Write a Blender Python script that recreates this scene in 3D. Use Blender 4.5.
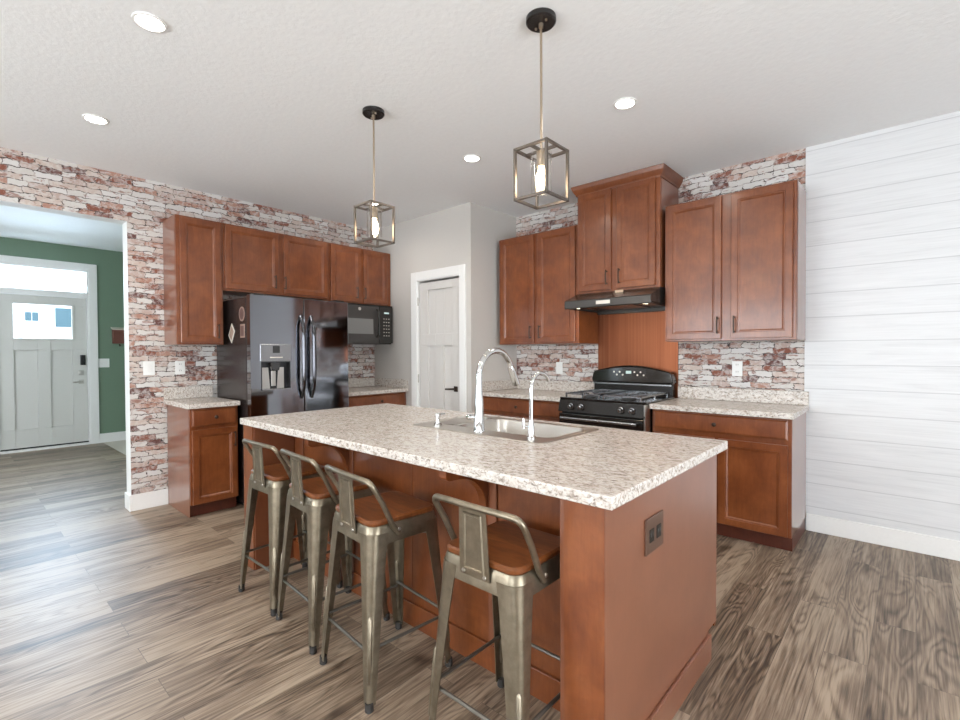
import bpy, bmesh, math, random
from mathutils import Vector, Matrix
from math import sin, cos, pi, radians

for o in list(bpy.data.objects):
    bpy.data.objects.remove(o)
sc = bpy.context.scene
C = sc.collection
random.seed(7)
H = 2.79

# ------------------------------------------------------------------ camera, world, light, exposure
cd = bpy.data.cameras.new('camera')
cam = bpy.data.objects.new('camera', cd)
C.objects.link(cam)
RX = Vector((0.744406, 0.667712, -0.004600))
UP = Vector((-0.007149, 0.014859, 0.999864))
FW = Vector((-0.667689, 0.744272, -0.015834))
m = Matrix((RX, UP, -FW)).transposed().to_4x4()
m.translation = Vector((4.8377, -4.2183, 1.3118))
cam.matrix_world = m
cd.sensor_width = 36
cd.lens = 481.056 / 960 * 36
cd.clip_start = 0.02
sc.camera = cam

w = bpy.data.worlds.new('daylight')
sc.world = w
w.use_nodes = True
w.node_tree.nodes['Background'].inputs[0].default_value = (0.78, 0.89, 1.0, 1)
w.node_tree.nodes['Background'].inputs[1].default_value = 6.5

sc.view_settings.view_transform = 'Standard'
sc.view_settings.look = 'None'
sc.view_settings.gamma = 1
sc.view_settings.exposure = 0.18


def area(name, loc, target, sx, sy, power, col):
    d = bpy.data.lights.new(name, 'AREA')
    d.shape = 'RECTANGLE'
    d.size, d.size_y = sx, sy
    d.energy = power
    d.color = col
    o = bpy.data.objects.new(name, d)
    C.objects.link(o)
    o.location = loc
    o.rotation_euler = (Vector(target) - Vector(loc)).to_track_quat('-Z', 'Y').to_euler()
    return o


DAY = (0.985, 0.985, 0.975)
area('daylight_back_window', (2.0, -7.85, 1.45), (2.0, 0, 4.6), 2.6, 1.7, 100, DAY)
area('daylight_back_window_far', (5.6, -7.85, 1.45), (5.6, 0, 4.6), 2.6, 1.7, 62, DAY)
area('daylight_patio_door', (7.85, -3.6, 1.15), (0, -3.6, 3.6), 2.6, 2.0, 95, DAY)
area('hall_fill_light', (-2.2, -5.75, 1.5), (-2.2, 0, 2.0), 1.5, 1.5, 30, (0.9, 0.96, 1.0))  # lamp added to brighten the hall from an unseen side
tl = area('daylight_transom', (-4.16, -3.28, 2.35), (1.6, -3.75, 0.0), 0.9, 0.29, 30, (0.60, 0.79, 1.0))
tl.data.spread = radians(105)

# ------------------------------------------------------------------ materials
MAT = {}


def mat(name, col=(0.8, 0.8, 0.8), rough=0.5, metal=0.0, spec=0.5, coat=0.0, emit=None, emits=0.0):
    mm = bpy.data.materials.new(name)
    mm.use_nodes = True
    b = mm.node_tree.nodes['Principled BSDF']
    b.inputs['Base Color'].default_value = (*col, 1)
    b.inputs['Roughness'].default_value = rough
    b.inputs['Metallic'].default_value = metal
    b.inputs['Specular IOR Level'].default_value = spec
    b.inputs['Coat Weight'].default_value = coat
    b.inputs['Coat Roughness'].default_value = 0.1
    if emit:
        b.inputs['Emission Color'].default_value = (*emit, 1)
        b.inputs['Emission Strength'].default_value = emits
    MAT[name] = mm
    return mm


class N:
    """tiny node-graph helper"""
    def __init__(s, name, **k):
        s.m = mat(name, **k)
        s.t = s.m.node_tree
        s.b = s.t.nodes['Principled BSDF']

    def n(s, typ, **props):
        x = s.t.nodes.new(typ)
        for k, v in props.items():
            setattr(x, k, v)
        return x

    def l(s, a, b):
        s.t.links.new(a, b)

    def obj(s):
        return s.n('ShaderNodeTexCoord').outputs['Object']

    def math(s, op, a, b=None, c=None):
        x = s.n('ShaderNodeMath', operation=op)
        for i, v in enumerate((a, b, c)):
            if v is None:
                continue
            if isinstance(v, (int, float)):
                x.inputs[i].default_value = v
            else:
                s.l(v, x.inputs[i])
        return x.outputs[0]

    def xyz(s, v):
        x = s.n('ShaderNodeSeparateXYZ')
        s.l(v, x.inputs[0])
        return x.outputs

    def comb(s, a, b, c=0.0):
        x = s.n('ShaderNodeCombineXYZ')
        for i, v in enumerate((a, b, c)):
            if isinstance(v, (int, float)):
                x.inputs[i].default_value = v
            else:
                s.l(v, x.inputs[i])
        return x.outputs[0]

    def vmath(s, op, a, b):
        x = s.n('ShaderNodeVectorMath', operation=op)
        for i, v in enumerate((a, b)):
            if isinstance(v, tuple):
                x.inputs[i].default_value = v
            else:
                s.l(v, x.inputs[i])
        return x.outputs[0]

    def noise(s, v, scale, detail=3, rough=0.5, dist=0.0):
        x = s.n('ShaderNodeTexNoise')
        s.l(v, x.inputs['Vector'])
        x.inputs['Scale'].default_value = scale
        x.inputs['Detail'].default_value = detail
        x.inputs['Roughness'].default_value = rough
        x.inputs['Distortion'].default_value = dist
        return x

    def ramp(s, f, stops, interp='LINEAR'):
        x = s.n('ShaderNodeValToRGB')
        x.color_ramp.interpolation = interp
        e = x.color_ramp.elements
        while len(e) < len(stops):
            e.new(0.5)
        for i, (p, c) in enumerate(stops):
            e[i].position = p
            e[i].color = (*c, 1) if len(c) == 3 else c
        s.l(f, x.inputs[0])
        return x.outputs[0]

    def mix(s, f, a, b, blend='MIX'):
        x = s.n('ShaderNodeMix', data_type='RGBA', blend_type=blend)
        if isinstance(f, (int, float)):
            x.inputs[0].default_value = f
        else:
            s.l(f, x.inputs[0])
        for i, v in ((6, a), (7, b)):
            if isinstance(v, tuple):
                x.inputs[i].default_value = (*v, 1)
            else:
                s.l(v, x.inputs[i])
        return x.outputs[2]

    def color(s, c):
        s.l(c, s.b.inputs['Base Color'])

    def bump(s, h, strength=0.3, dist=0.01):
        x = s.n('ShaderNodeBump')
        x.inputs['Strength'].default_value = strength
        x.inputs['Distance'].default_value = dist
        s.l(h, x.inputs['Height'])
        s.l(x.outputs[0], s.b.inputs['Normal'])


def mk_brick(name, axis):
    g = N(name, rough=0.62, spec=0.35)
    o = g.obj()
    x, y, z = g.xyz(o)
    u = y if axis == 'y' else x
    v2 = g.comb(u, z, 0.0)
    wob = g.noise(v2, 11.0, 4, 0.65)
    wobc = g.vmath('SUBTRACT', wob.outputs['Color'], (0.5, 0.5, 0.5))
    wv = g.vmath('ADD', v2, g.vmath('MULTIPLY', wobc, (0.13, 0.046, 0.0)))
    b = g.n('ShaderNodeTexBrick', offset=0.43, offset_frequency=2, squash=0.72, squash_frequency=3)
    g.l(wv, b.inputs['Vector'])
    b.inputs['Color1'].default_value = (0, 0, 0, 1)
    b.inputs['Color2'].default_value = (1, 1, 1, 1)
    b.inputs['Mortar'].default_value = (0.5, 0.5, 0.5, 1)
    b.inputs['Scale'].default_value = 1.0
    b.inputs['Mortar Size'].default_value = 0.0036
    b.inputs['Mortar Smooth'].default_value = 0.35
    b.inputs['Bias'].default_value = 0.0
    b.inputs['Brick Width'].default_value = 0.150
    b.inputs['Row Height'].default_value = 0.0445
    base = g.ramp(b.outputs['Color'], [
        (0.0, (0.56, 0.525, 0.49)), (0.17, (0.45, 0.34, 0.295)), (0.30, (0.62, 0.595, 0.575)),
        (0.42, (0.39, 0.215, 0.16)), (0.53, (0.59, 0.56, 0.53)), (0.66, (0.225, 0.078, 0.048)),
        (0.76, (0.52, 0.42, 0.365)), (0.94, (0.125, 0.05, 0.042))], 'CONSTANT')
    n2 = g.noise(v2, 24.0, 4, 0.65, 0.6)
    wash = g.ramp(n2.outputs['Fac'], [(0.44, (0, 0, 0)), (0.60, (1, 1, 1))])
    base = g.mix(g.math('MULTIPLY', wash, 0.55), base, (0.62, 0.595, 0.575))
    n3 = g.noise(g.vmath('MULTIPLY', v2, (0.55, 1.5, 1.0)), 16.0, 4, 0.7, 0.8)
    rust = g.ramp(n3.outputs['Fac'], [(0.57, (0, 0, 0)), (0.62, (1, 1, 1))])
    base = g.mix(g.math('MULTIPLY', rust, 0.72), base, (0.23, 0.085, 0.055))
    n4 = g.noise(v2, 26.0, 3, 0.6)
    joint_shade = g.ramp(n4.outputs['Fac'], [(0.46, (1, 1, 1)), (0.62, (0, 0, 0))])
    mortar_and_shade = g.mix(joint_shade, (0.50, 0.44, 0.40), (0.05, 0.036, 0.034))  # pale mortar, with shadow below the bricks painted in as dark stretches
    base = g.mix(b.outputs['Fac'], base, mortar_and_shade)
    g.color(base)
    g.bump(g.math('SUBTRACT', 1.0, b.outputs['Fac']), 0.35, 0.004)


mk_brick('brick_y', 'y')
mk_brick('brick_x', 'x')


def mk_wood(name, c0, c1, c2, rough=0.34, coat=0.12, crough=0.1):
    g = N(name, rough=rough, coat=coat)
    g.b.inputs['Coat Roughness'].default_value = crough
    o = g.obj()
    n1 = g.noise(g.vmath('MULTIPLY', o, (70, 70, 9)), 1.0, 4, 0.6, 0.3)
    n2 = g.noise(o, 6.0, 5, 0.62, 0.4)
    f = g.math('ADD', g.math('MULTIPLY', n1.outputs['Fac'], 0.3), g.math('MULTIPLY', n2.outputs['Fac'], 0.7))
    g.color(g.ramp(f, [(0.34, c0), (0.5, c1), (0.66, c2)]))
    return g


mk_wood('cabinet_wood', (0.122, 0.029, 0.0070), (0.172, 0.046, 0.0115), (0.226, 0.067, 0.019), rough=0.33, coat=0.3, crough=0.14)
mk_wood('cabinet_side', (0.165, 0.050, 0.020), (0.190, 0.060, 0.025), (0.215, 0.070, 0.030), rough=0.30, coat=1.0, crough=0.10)
mk_wood('island_side', (0.165, 0.053, 0.023), (0.190, 0.064, 0.029), (0.215, 0.075, 0.035), rough=0.42, coat=1.0, crough=0.34)
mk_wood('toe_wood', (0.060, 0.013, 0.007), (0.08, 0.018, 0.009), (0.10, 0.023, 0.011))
g = N('seat_wood', rough=0.33, coat=0.2)
o_ = g.obj()
n_ = g.noise(g.vmath('MULTIPLY', o_, (5, 26, 5)), 1.5, 5, 0.6, 0.8)
g.color(g.ramp(n_.outputs['Fac'], [(0.3, (0.09, 0.025, 0.007)), (0.55, (0.17, 0.052, 0.014)), (0.75, (0.24, 0.080, 0.023))]))

# speckled laminate counter
g = N('granite', rough=0.27, spec=0.5)
o_ = g.obj()
st = g.vmath('MULTIPLY', o_, (1.0, 1.9, 1.6))
a = g.noise(st, 40, 5, 0.70, 0.7)
bb = g.noise(st, 62, 4, 0.7, 0.3)
c_ = g.noise(st, 9, 4, 0.6, 0.9)
base = g.ramp(a.outputs['Fac'], [(0.30, (0.16, 0.125, 0.10)), (0.41, (0.38, 0.325, 0.28)), (0.49, (0.58, 0.53, 0.48)), (0.60, (0.645, 0.605, 0.56)), (0.72, (0.71, 0.685, 0.655))])
dark = g.ramp(bb.outputs['Fac'], [(0.35, (1, 1, 1)), (0.44, (0, 0, 0))])
base = g.mix(g.math('MULTIPLY', dark, 0.8), base, (0.115, 0.092, 0.08))
warm = g.ramp(c_.outputs['Fac'], [(0.45, (0, 0, 0)), (0.65, (1, 1, 1))])
base = g.mix(g.math('MULTIPLY', warm, 0.22), base, (0.50, 0.40, 0.33))
g.color(base)

# floor planks along Y
g = N('floor_planks', rough=0.44, spec=0.6)
o_ = g.obj()
x, y, z = g.xyz(o_)
pv = g.comb(y, x, 0.0)
b = g.n('ShaderNodeTexBrick', offset=0.37, offset_frequency=2, squash=1.0, squash_frequency=2)
g.l(pv, b.inputs['Vector'])
b.inputs['Color1'].default_value = (0, 0, 0, 1)
b.inputs['Color2'].default_value = (1, 1, 1, 1)
b.inputs['Mortar'].default_value = (0.5, 0.5, 0.5, 1)
b.inputs['Scale'].default_value = 1.0
b.inputs['Mortar Size'].default_value = 0.0012
b.inputs['Mortar Smooth'].default_value = 0.1
b.inputs['Brick Width'].default_value = 1.22
b.inputs['Row Height'].default_value = 0.152
pr = g.math('MULTIPLY', b.outputs['Color'], 37.0)
gv = g.comb(g.math('MULTIPLY', x, 6.5), g.math('ADD', g.math('MULTIPLY', y, 1.05), pr), pr)
r1 = g.noise(gv, 1.0, 2, 0.45, 0.55)
rings = g.math('SINE', g.math('MULTIPLY', r1.outputs['Fac'], 95.0))
rings = g.math('POWER', g.math('MULTIPLY_ADD', rings, 0.5, 0.5), 0.6)
maskn = g.noise(g.comb(g.math('MULTIPLY', x, 5.0), g.math('ADD', g.math('MULTIPLY', y, 1.3), pr), 3.0), 1.0, 2, 0.5)
rmask = g.ramp(maskn.outputs['Fac'], [(0.42, (0.25, 0.25, 0.25)), (0.60, (1, 1, 1))])
rings = g.math('MULTIPLY', g.math('SUBTRACT', rings, 0.6), rmask)
rings = g.math('ADD', rings, 0.6)
fv = g.comb(g.math('MULTIPLY', x, 100.0), g.math('ADD', g.math('MULTIPLY', y, 2.6), pr), 0.0)
fine = g.noise(fv, 1.0, 4, 0.65, 0.4)
bv = g.comb(g.math('MULTIPLY', x, 9.0), g.math('ADD', g.math('MULTIPLY', y, 0.9), pr), pr)
broad = g.noise(bv, 1.0, 3, 0.5, 0.8)
f = g.math('ADD', g.math('MULTIPLY', rings, 0.17), g.math('ADD', g.math('MULTIPLY', fine.outputs['Fac'], 0.68), g.math('MULTIPLY', broad.outputs['Fac'], 0.46)))
f = g.math('ADD', f, g.math('MULTIPLY', g.math('SUBTRACT', b.outputs['Color'], 0.5), 0.20))
col = g.ramp(f, [(0.46, (0.052, 0.034, 0.022)), (0.57, (0.130, 0.090, 0.060)), (0.67, (0.222, 0.161, 0.112)), (0.81, (0.365, 0.282, 0.205))])
col = g.mix(g.math('MULTIPLY', b.outputs['Fac'], 0.6), col, (0.05, 0.04, 0.03))
g.color(col)
g.bump(g.math('SUBTRACT', f, g.math('MULTIPLY', b.outputs['Fac'], 1.0)), 0.08, 0.003)

# whitewashed planks on the range wall's right side
g = N('shiplap', rough=0.45, spec=0.4)
o_ = g.obj()
x, y, z = g.xyz(o_)
zz = g.math('DIVIDE', g.math('SUBTRACT', z, 0.005), 0.172)
fr = g.math('FRACT', zz)
row = g.math('FLOOR', zz)
line = g.math('ADD', g.math('LESS_THAN', fr, 0.022), g.math('GREATER_THAN', fr, 0.985))
nv = g.comb(g.math('ADD', g.math('MULTIPLY', x, 1.4), g.math('MULTIPLY', row, 3.7)), g.math('MULTIPLY', z, 22.0), row)
gn = g.noise(nv, 1.2, 5, 0.6, 1.0)
nv2 = g.comb(g.math('ADD', g.math('MULTIPLY', x, 4.0), row), g.math('MULTIPLY', z, 110.0), row)
gn2 = g.noise(nv2, 1.0, 3, 0.6)
ff = g.math('ADD', g.math('MULTIPLY', gn.outputs['Fac'], 0.6), g.math('MULTIPLY', gn2.outputs['Fac'], 0.4))
col = g.ramp(ff, [(0.32, (0.58, 0.58, 0.585)), (0.48, (0.65, 0.65, 0.655)), (0.65, (0.69, 0.69, 0.695))])
col = g.mix(g.math('MULTIPLY', line, 0.42), col, (0.33, 0.33, 0.34))
g.color(col)
g.bump(g.math('SUBTRACT', 1.0, line), 0.4, 0.004)


def mk_paint(name, c, rough=0.6, bump=0.0, scale=60):
    g = N(name, col=c, rough=rough, spec=0.35)
    o_ = g.obj()
    n = g.noise(o_, scale, 3, 0.6)
    g.color(g.ramp(n.outputs['Fac'], [(0.3, tuple(k * 0.985 for k in c)), (0.7, tuple(min(1, k * 1.015) for k in c))]))
    if bump:
        g.bump(n.outputs['Fac'], bump, 0.004)


mk_paint('ceiling_paint', (0.845, 0.85, 0.85), 0.75, 0.35, 34)
mk_paint('gray_paint', (0.535, 0.505, 0.47), 0.6, 0.05)
mk_paint('white_paint', (0.76, 0.76, 0.75), 0.5, 0.03)
mk_paint('trim_white', (0.78, 0.77, 0.75), 0.32)
mk_paint('door_cream', (0.62, 0.61, 0.575), 0.38)
mk_paint('pantry_white', (0.61, 0.585, 0.555), 0.36)
mk_paint('green_paint', (0.155, 0.225, 0.16), 0.5, 0.04)
mk_paint('carpet_cream', (0.60, 0.55, 0.48), 0.95, 0.5, 240)
mk_paint('siding', (0.75, 0.77, 0.80), 0.7)
mk_paint('roofing', (0.30, 0.40, 0.46), 0.8, 0.4, 30)
mk_paint('asphalt', (0.35, 0.35, 0.34), 0.9, 0.4, 30)

mat('black_gloss', (0.012, 0.011, 0.010), 0.09, 0, 0.6, 0.4)
mat('black_satin', (0.012, 0.010, 0.009), 0.2, 0.0, 0.4)
mat('black_matte', (0.02, 0.018, 0.017), 0.5)
mat('dark_gap', (0.01, 0.009, 0.008), 0.7)
mat('dark_steel', (0.25, 0.255, 0.275), 0.07, 1.0)
mat('handle_black', (0.10, 0.10, 0.11), 0.08, 1.0)
mat('fridge_side', (0.025, 0.018, 0.017), 0.24, 0.1, 0.5)
mat('gray_steel', (0.33, 0.33, 0.34), 0.22, 1.0)
mat('recess_dark', (0.05, 0.05, 0.055), 0.15, 0.6)
mat('hood_metal', (0.075, 0.068, 0.062), 0.25, 0.55, 0.5)
mat('steel', (0.62, 0.60, 0.57), 0.28, 1.0)
mat('sink_steel', (0.50, 0.465, 0.42), 0.32, 0.95)
mat('chrome', (0.72, 0.72, 0.72), 0.07, 1.0)
mat('nickel', (0.50, 0.47, 0.43), 0.28, 1.0)
mat('bronze', (0.055, 0.035, 0.025), 0.38, 0.6)
mat('bronze_plate', (0.15, 0.085, 0.06), 0.3, 0.5)
g = N('copper', col=(0.60, 0.25, 0.12), rough=0.34, metal=0.9)
o_ = g.obj()
n_ = g.noise(g.vmath('MULTIPLY', o_, (60, 60, 0.6)), 1.0, 3, 0.6)
g.color(g.ramp(n_.outputs['Fac'], [(0.3, (0.16, 0.050, 0.022)), (0.7, (0.23, 0.080, 0.037))]))
g = N('stool_metal', rough=0.36, metal=0.85)
o_ = g.obj()
n_ = g.noise(o_, 22, 4, 0.6)
g.color(g.ramp(n_.outputs['Fac'], [(0.3, (0.172, 0.142, 0.100)), (0.7, (0.262, 0.222, 0.163))]))
mat('stool_brace', (0.17, 0.16, 0.14), 0.4, 0.85)
mat('rubber', (0.03, 0.027, 0.025), 0.6)
mat('cage_metal', (0.17, 0.145, 0.125), 0.34, 0.85)
mat('rod_metal', (0.45, 0.36, 0.27), 0.28, 0.9)
mat('canopy_black', (0.012, 0.010, 0.010), 0.25)
mat('socket_cream', (0.62, 0.50, 0.36), 0.4)
mat('plate_white', (0.78, 0.78, 0.76), 0.35)
mat('slot_dark', (0.08, 0.08, 0.08), 0.6)
mat('magnet_paper', (0.30, 0.205, 0.165), 0.6)
mat('magnet_dark', (0.09, 0.042, 0.035), 0.5)
mat('organizer_wood', (0.17, 0.062, 0.045), 0.5)
mat('lcd', (0.10, 0.12, 0.12), 0.15, emit=(0.7, 0.9, 0.85), emits=0.6)
mat('micro_window', (0.21, 0.205, 0.20), 0.14, 0.4)
mat('micro_black', (0.055, 0.05, 0.047), 0.18, 0.3)
mat('label_pale', (0.62, 0.57, 0.50), 0.4)
mat('card_beige', (0.52, 0.38, 0.26), 0.6)
mat('bulb_glow', (1, 0.9, 0.75), 0.3, emit=(1.0, 0.80, 0.55), emits=26)
mat('can_glow', (1, 1, 1), 0.3, emit=(1.0, 0.955, 0.89), emits=16)
mat('hood_glow', (1, 1, 1), 0.3, emit=(1.0, 0.88, 0.66), emits=14)


def mk_glass(name, tint=(1, 1, 1), gl=0.08):
    mm = bpy.data.materials.new(name)
    mm.use_nodes = True
    t = mm.node_tree
    t.nodes.remove(t.nodes['Principled BSDF'])
    out = t.nodes['Material Output']
    tr = t.nodes.new('ShaderNodeBsdfTransparent')
    tr.inputs[0].default_value = (*tint, 1)
    gb = t.nodes.new('ShaderNodeBsdfGlossy')
    gb.inputs['Roughness'].default_value = 0.03
    lw = t.nodes.new('ShaderNodeLayerWeight')
    lw.inputs[0].default_value = 0.35
    mu = t.nodes.new('ShaderNodeMath')
    mu.operation = 'MULTIPLY_ADD'
    mu.inputs[1].default_value = 0.55
    mu.inputs[2].default_value = gl
    mx = t.nodes.new('ShaderNodeMixShader')
    t.links.new(lw.outputs['Facing'], mu.inputs[0])
    t.links.new(mu.outputs[0], mx.inputs[0])
    t.links.new(tr.outputs[0], mx.inputs[1])
    t.links.new(gb.outputs[0], mx.inputs[2])
    t.links.new(mx.outputs[0], out.inputs[0])
    MAT[name] = mm


mk_glass('clear_glass', (0.97, 0.96, 0.94), 0.05)
mk_glass('window_glass', (0.97, 0.99, 1.0), 0.03)

# ------------------------------------------------------------------ mesh helpers
WL = {}


class M:
    def __init__(s):
        s.bm = bmesh.new()

    def box(s, x0, x1, y0, y1, z0, z1):
        x0, x1 = sorted((x0, x1)); y0, y1 = sorted((y0, y1)); z0, z1 = sorted((z0, z1))
        v = [s.bm.verts.new(p) for p in ((x0, y0, z0), (x1, y0, z0), (x1, y1, z0), (x0, y1, z0), (x0, y0, z1), (x1, y0, z1), (x1, y1, z1), (x0, y1, z1))]
        for q in ((3, 2, 1, 0), (4, 5, 6, 7), (0, 1, 5, 4), (1, 2, 6, 5), (2, 3, 7, 6), (3, 0, 4, 7)):
            s.bm.faces.new([v[i] for i in q])
        return s

    def loft(s, rings, cap=True, closed=True):
        R = [[s.bm.verts.new(p) for p in r] for r in rings]
        n = len(R[0])
        for a, b in zip(R[:-1], R[1:]):
            for i in range(n if closed else n - 1):
                j = (i + 1) % n
                s.bm.faces.new((a[i], a[j], b[j], b[i]))
        if cap:
            s.bm.faces.new(list(reversed(R[0])))
            s.bm.faces.new(R[-1])
        return s

    def prism(s, poly, axis, a, b):
        """poly: 2D points in the other two axes (order x,y,z without axis)"""
        def p3(q, t):
            return {'x': (t, q[0], q[1]), 'y': (q[0], t, q[1]), 'z': (q[0], q[1], t)}[axis]
        return s.loft([[p3(q, a) for q in poly], [p3(q, b) for q in poly]])

    def tube(s, pts, r, n=12, closed=False):
        pts = [Vector(p) for p in pts]
        rr = r if isinstance(r, (list, tuple)) else [r] * len(pts)
        rings = []
        prev = None
        for i, p in enumerate(pts):
            if closed:
                t = pts[(i + 1) % len(pts)] - pts[i - 1]
            else:
                t = pts[min(i + 1, len(pts) - 1)] - pts[max(i - 1, 0)]
            t.normalize()
            if prev is None:
                a = Vector((0, 0, 1)) if abs(t.z) < 0.9 else Vector((1, 0, 0))
                u = t.cross(a).normalized()
            else:
                u = (prev - t * prev.dot(t)).normalized()
            prev = u
            v = t.cross(u)
            rings.append([p + (u * cos(2 * pi * k / n) + v * sin(2 * pi * k / n)) * rr[i] for k in range(n)])
        if closed:
            rings.append(rings[0])
            R = [[s.bm.verts.new(q) for q in r_] for r_ in rings[:-1]]
            R.append(R[0])
            for a, b in zip(R[:-1], R[1:]):
                for i in range(n):
                    j = (i + 1) % n
                    s.bm.faces.new((a[i], a[j], b[j], b[i]))
            return s
        return s.loft(rings)

    def cyl(s, p0, p1, r, n=24):
        return s.tube([p0, p1], r, n)

    def lathe(s, prof, c, n=32, axis='z'):
        c = Vector(c)
        rings = []
        for r, h in prof:
            r = max(r, 1e-4)
            ring = []
            for k in range(n):
                a = 2 * pi * k / n
                if axis == 'z':
                    ring.append(c + Vector((r * cos(a), r * sin(a), h)))
                elif axis == 'x':
                    ring.append(c + Vector((h, r * cos(a), r * sin(a))))
                else:
                    ring.append(c + Vector((r * cos(a), h, r * sin(a))))
            rings.append(ring)
        return s.loft(rings)

    def rbox(s, x0, x1, y0, y1, z0, z1, r=0.03, n=6, taper=0.0):
        """box with rounded vertical corners"""
        def ring(z, d):
            out = []
            for cx, cy, a0 in ((x1 - r, y1 - r, 0), (x0 + r, y1 - r, 90), (x0 + r, y0 + r, 180), (x1 - r, y0 + r, 270)):
                for k in range(n + 1):
                    a = radians(a0 + 90 * k / n)
                    out.append((cx + (r - d) * cos(a), cy + (r - d) * sin(a), z))
            return out
        e = taper
        if e:
            return s.loft([ring(z0, 0), ring(z1 - e, 0), ring(z1, e)])
        return s.loft([ring(z0, 0), ring(z1, 0)])

    def build(s, name, m, parent=None, bevel=0.0, smooth=False, off=None, recalc=True, segs=2):
        if off is None:
            off = WL.get(parent.name, Vector((0, 0, 0))) if parent else Vector((0, 0, 0))
        off = Vector(off)
        bmesh.ops.translate(s.bm, verts=s.bm.verts, vec=-off)
        if recalc:
            bmesh.ops.recalc_face_normals(s.bm, faces=s.bm.faces)
        me = bpy.data.meshes.new(name)
        s.bm.to_mesh(me)
        s.bm.free()
        me.materials.append(MAT[m] if isinstance(m, str) else m)
        o = bpy.data.objects.new(name, me)
        C.objects.link(o)
        if parent:
            o.parent = parent
            WL[o.name] = off
        if smooth:
            for p in me.polygons:
                p.use_smooth = True
            try:
                me.set_sharp_from_angle(angle=radians(35))
            except Exception:
                pass
        if bevel:
            b = o.modifiers.new('bevel', 'BEVEL')
            b.width = bevel
            b.segments = segs
            b.limit_method = 'ANGLE'
            b.angle_limit = radians(40)
            b.harden_normals = False
        return o


def thing(name, label, cat, loc=(0, 0, 0), rz=0.0, group=None):
    o = bpy.data.objects.new(name, None)
    o.empty_display_size = 0.05
    C.objects.link(o)
    o.location = loc
    o.rotation_euler = (0, 0, rz)
    o['label'] = label
    o['category'] = cat
    if group:
        o['group'] = group
    WL[o.name] = Vector(loc)
    return o


def tag(o, label, cat, group=None):
    o['label'] = label
    o['category'] = cat
    if group:
        o['group'] = group
    return o


def struct(name, mm, mat_, label=None, cat=None, **k):
    o = mm.build(name, mat_, **k)
    o['kind'] = 'structure'
    return o


def shell(name, loc=(0, 0, 0)):
    o = bpy.data.objects.new(name, None)
    C.objects.link(o)
    o.location = loc
    o['kind'] = 'structure'
    WL[o.name] = Vector(loc)
    return o


def grid_slab(mm, mapf, u0, u1, z0, z1, thick, recess=(), holes=()):
    """slab split at the borders of recessed panels and holes; mapf(u,d,z)->xyz, d=0 back .. thick front"""
    us = sorted({u0, u1, *[q for r in recess for q in r[:2]], *[q for r in holes for q in r[:2]]})
    zs = sorted({z0, z1, *[q for r in recess for q in r[2:4]], *[q for r in holes for q in r[2:4]]})
    for a, b in zip(us[:-1], us[1:]):
        for c, d in zip(zs[:-1], zs[1:]):
            cu, cz = (a + b) / 2, (c + d) / 2
            if any(h[0] < cu < h[1] and h[2] < cz < h[3] for h in holes):
                continue
            t = thick
            for r in recess:
                if r[0] < cu < r[1] and r[2] < cz < r[3]:
                    t = thick - r[4]
            p, q = mapf(a, 0, c), mapf(b, t, d)
            mm.box(p[0], q[0], p[1], q[1], p[2], q[2])
    return mm


def face_map(face, plane):
    if face == 'x+':
        return lambda u, d, z: (plane + d, u, z)
    if face == 'x-':
        return lambda u, d, z: (plane - d, u, z)
    if face == 'y-':
        return lambda u, d, z: (u, plane - d, z)
    return lambda u, d, z: (u, plane + d, z)


def cab_door(face, plane, u0, u1, z0, z1, frame=0.056, thick=0.02):
    """cabinet door with a moulded recessed panel"""
    f = face_map(face, plane)
    mm = M()
    steps = [(0.0, 0.0), (0.0, thick - 0.003), (0.003, thick), (frame - 0.012, thick), (frame - 0.009, thick - 0.004), (frame - 0.003, thick - 0.004), (frame + 0.006, thick - 0.010), (frame + 0.013, thick - 0.010)]
    rings = []
    for ins, d in steps:
        rings.append([f(u0 + ins, d, z0 + ins), f(u1 - ins, d, z0 + ins), f(u1 - ins, d, z1 - ins), f(u0 + ins, d, z1 - ins)])
    mm.loft(rings)
    return mm


def slab_front(face, plane, u0, u1, z0, z1, thick=0.02):
    f = face_map(face, plane)
    mm = M()
    rings = []
    for ins, d in ((0, 0), (0, thick - 0.007), (0.008, thick - 0.002), (0.012, thick)):
        rings.append([f(u0 + ins, d, z0 + ins), f(u1 - ins, d, z0 + ins), f(u1 - ins, d, z1 - ins), f(u0 + ins, d, z1 - ins)])
    mm.loft(rings)
    return mm


def pull(face, plane, u, z0, z1):
    """bar pull"""
    f = face_map(face, plane)
    mm = M()
    zm = (z0 + z1) / 2
    mm.tube([f(u, 0.03, z0 - 0.008), f(u, 0.034, zm), f(u, 0.03, z1 + 0.008)], 0.0055, 8)
    mm.tube([f(u, 0.0, z0 + 0.004), f(u, 0.03, z0 + 0.004)], 0.005, 8)
    mm.tube([f(u, 0.0, z1 - 0.004), f(u, 0.03, z1 - 0.004)], 0.005, 8)
    return mm


def knob(face, plane, u, z):
    f = face_map(face, plane)
    mm = M()
    mm.tube([f(u, 0, z), f(u, 0.012, z), f(u, 0.014, z), f(u, 0.022, z), f(u, 0.026, z)], [0.006, 0.006, 0.013, 0.015, 0.009], 14)
    return mm


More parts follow.
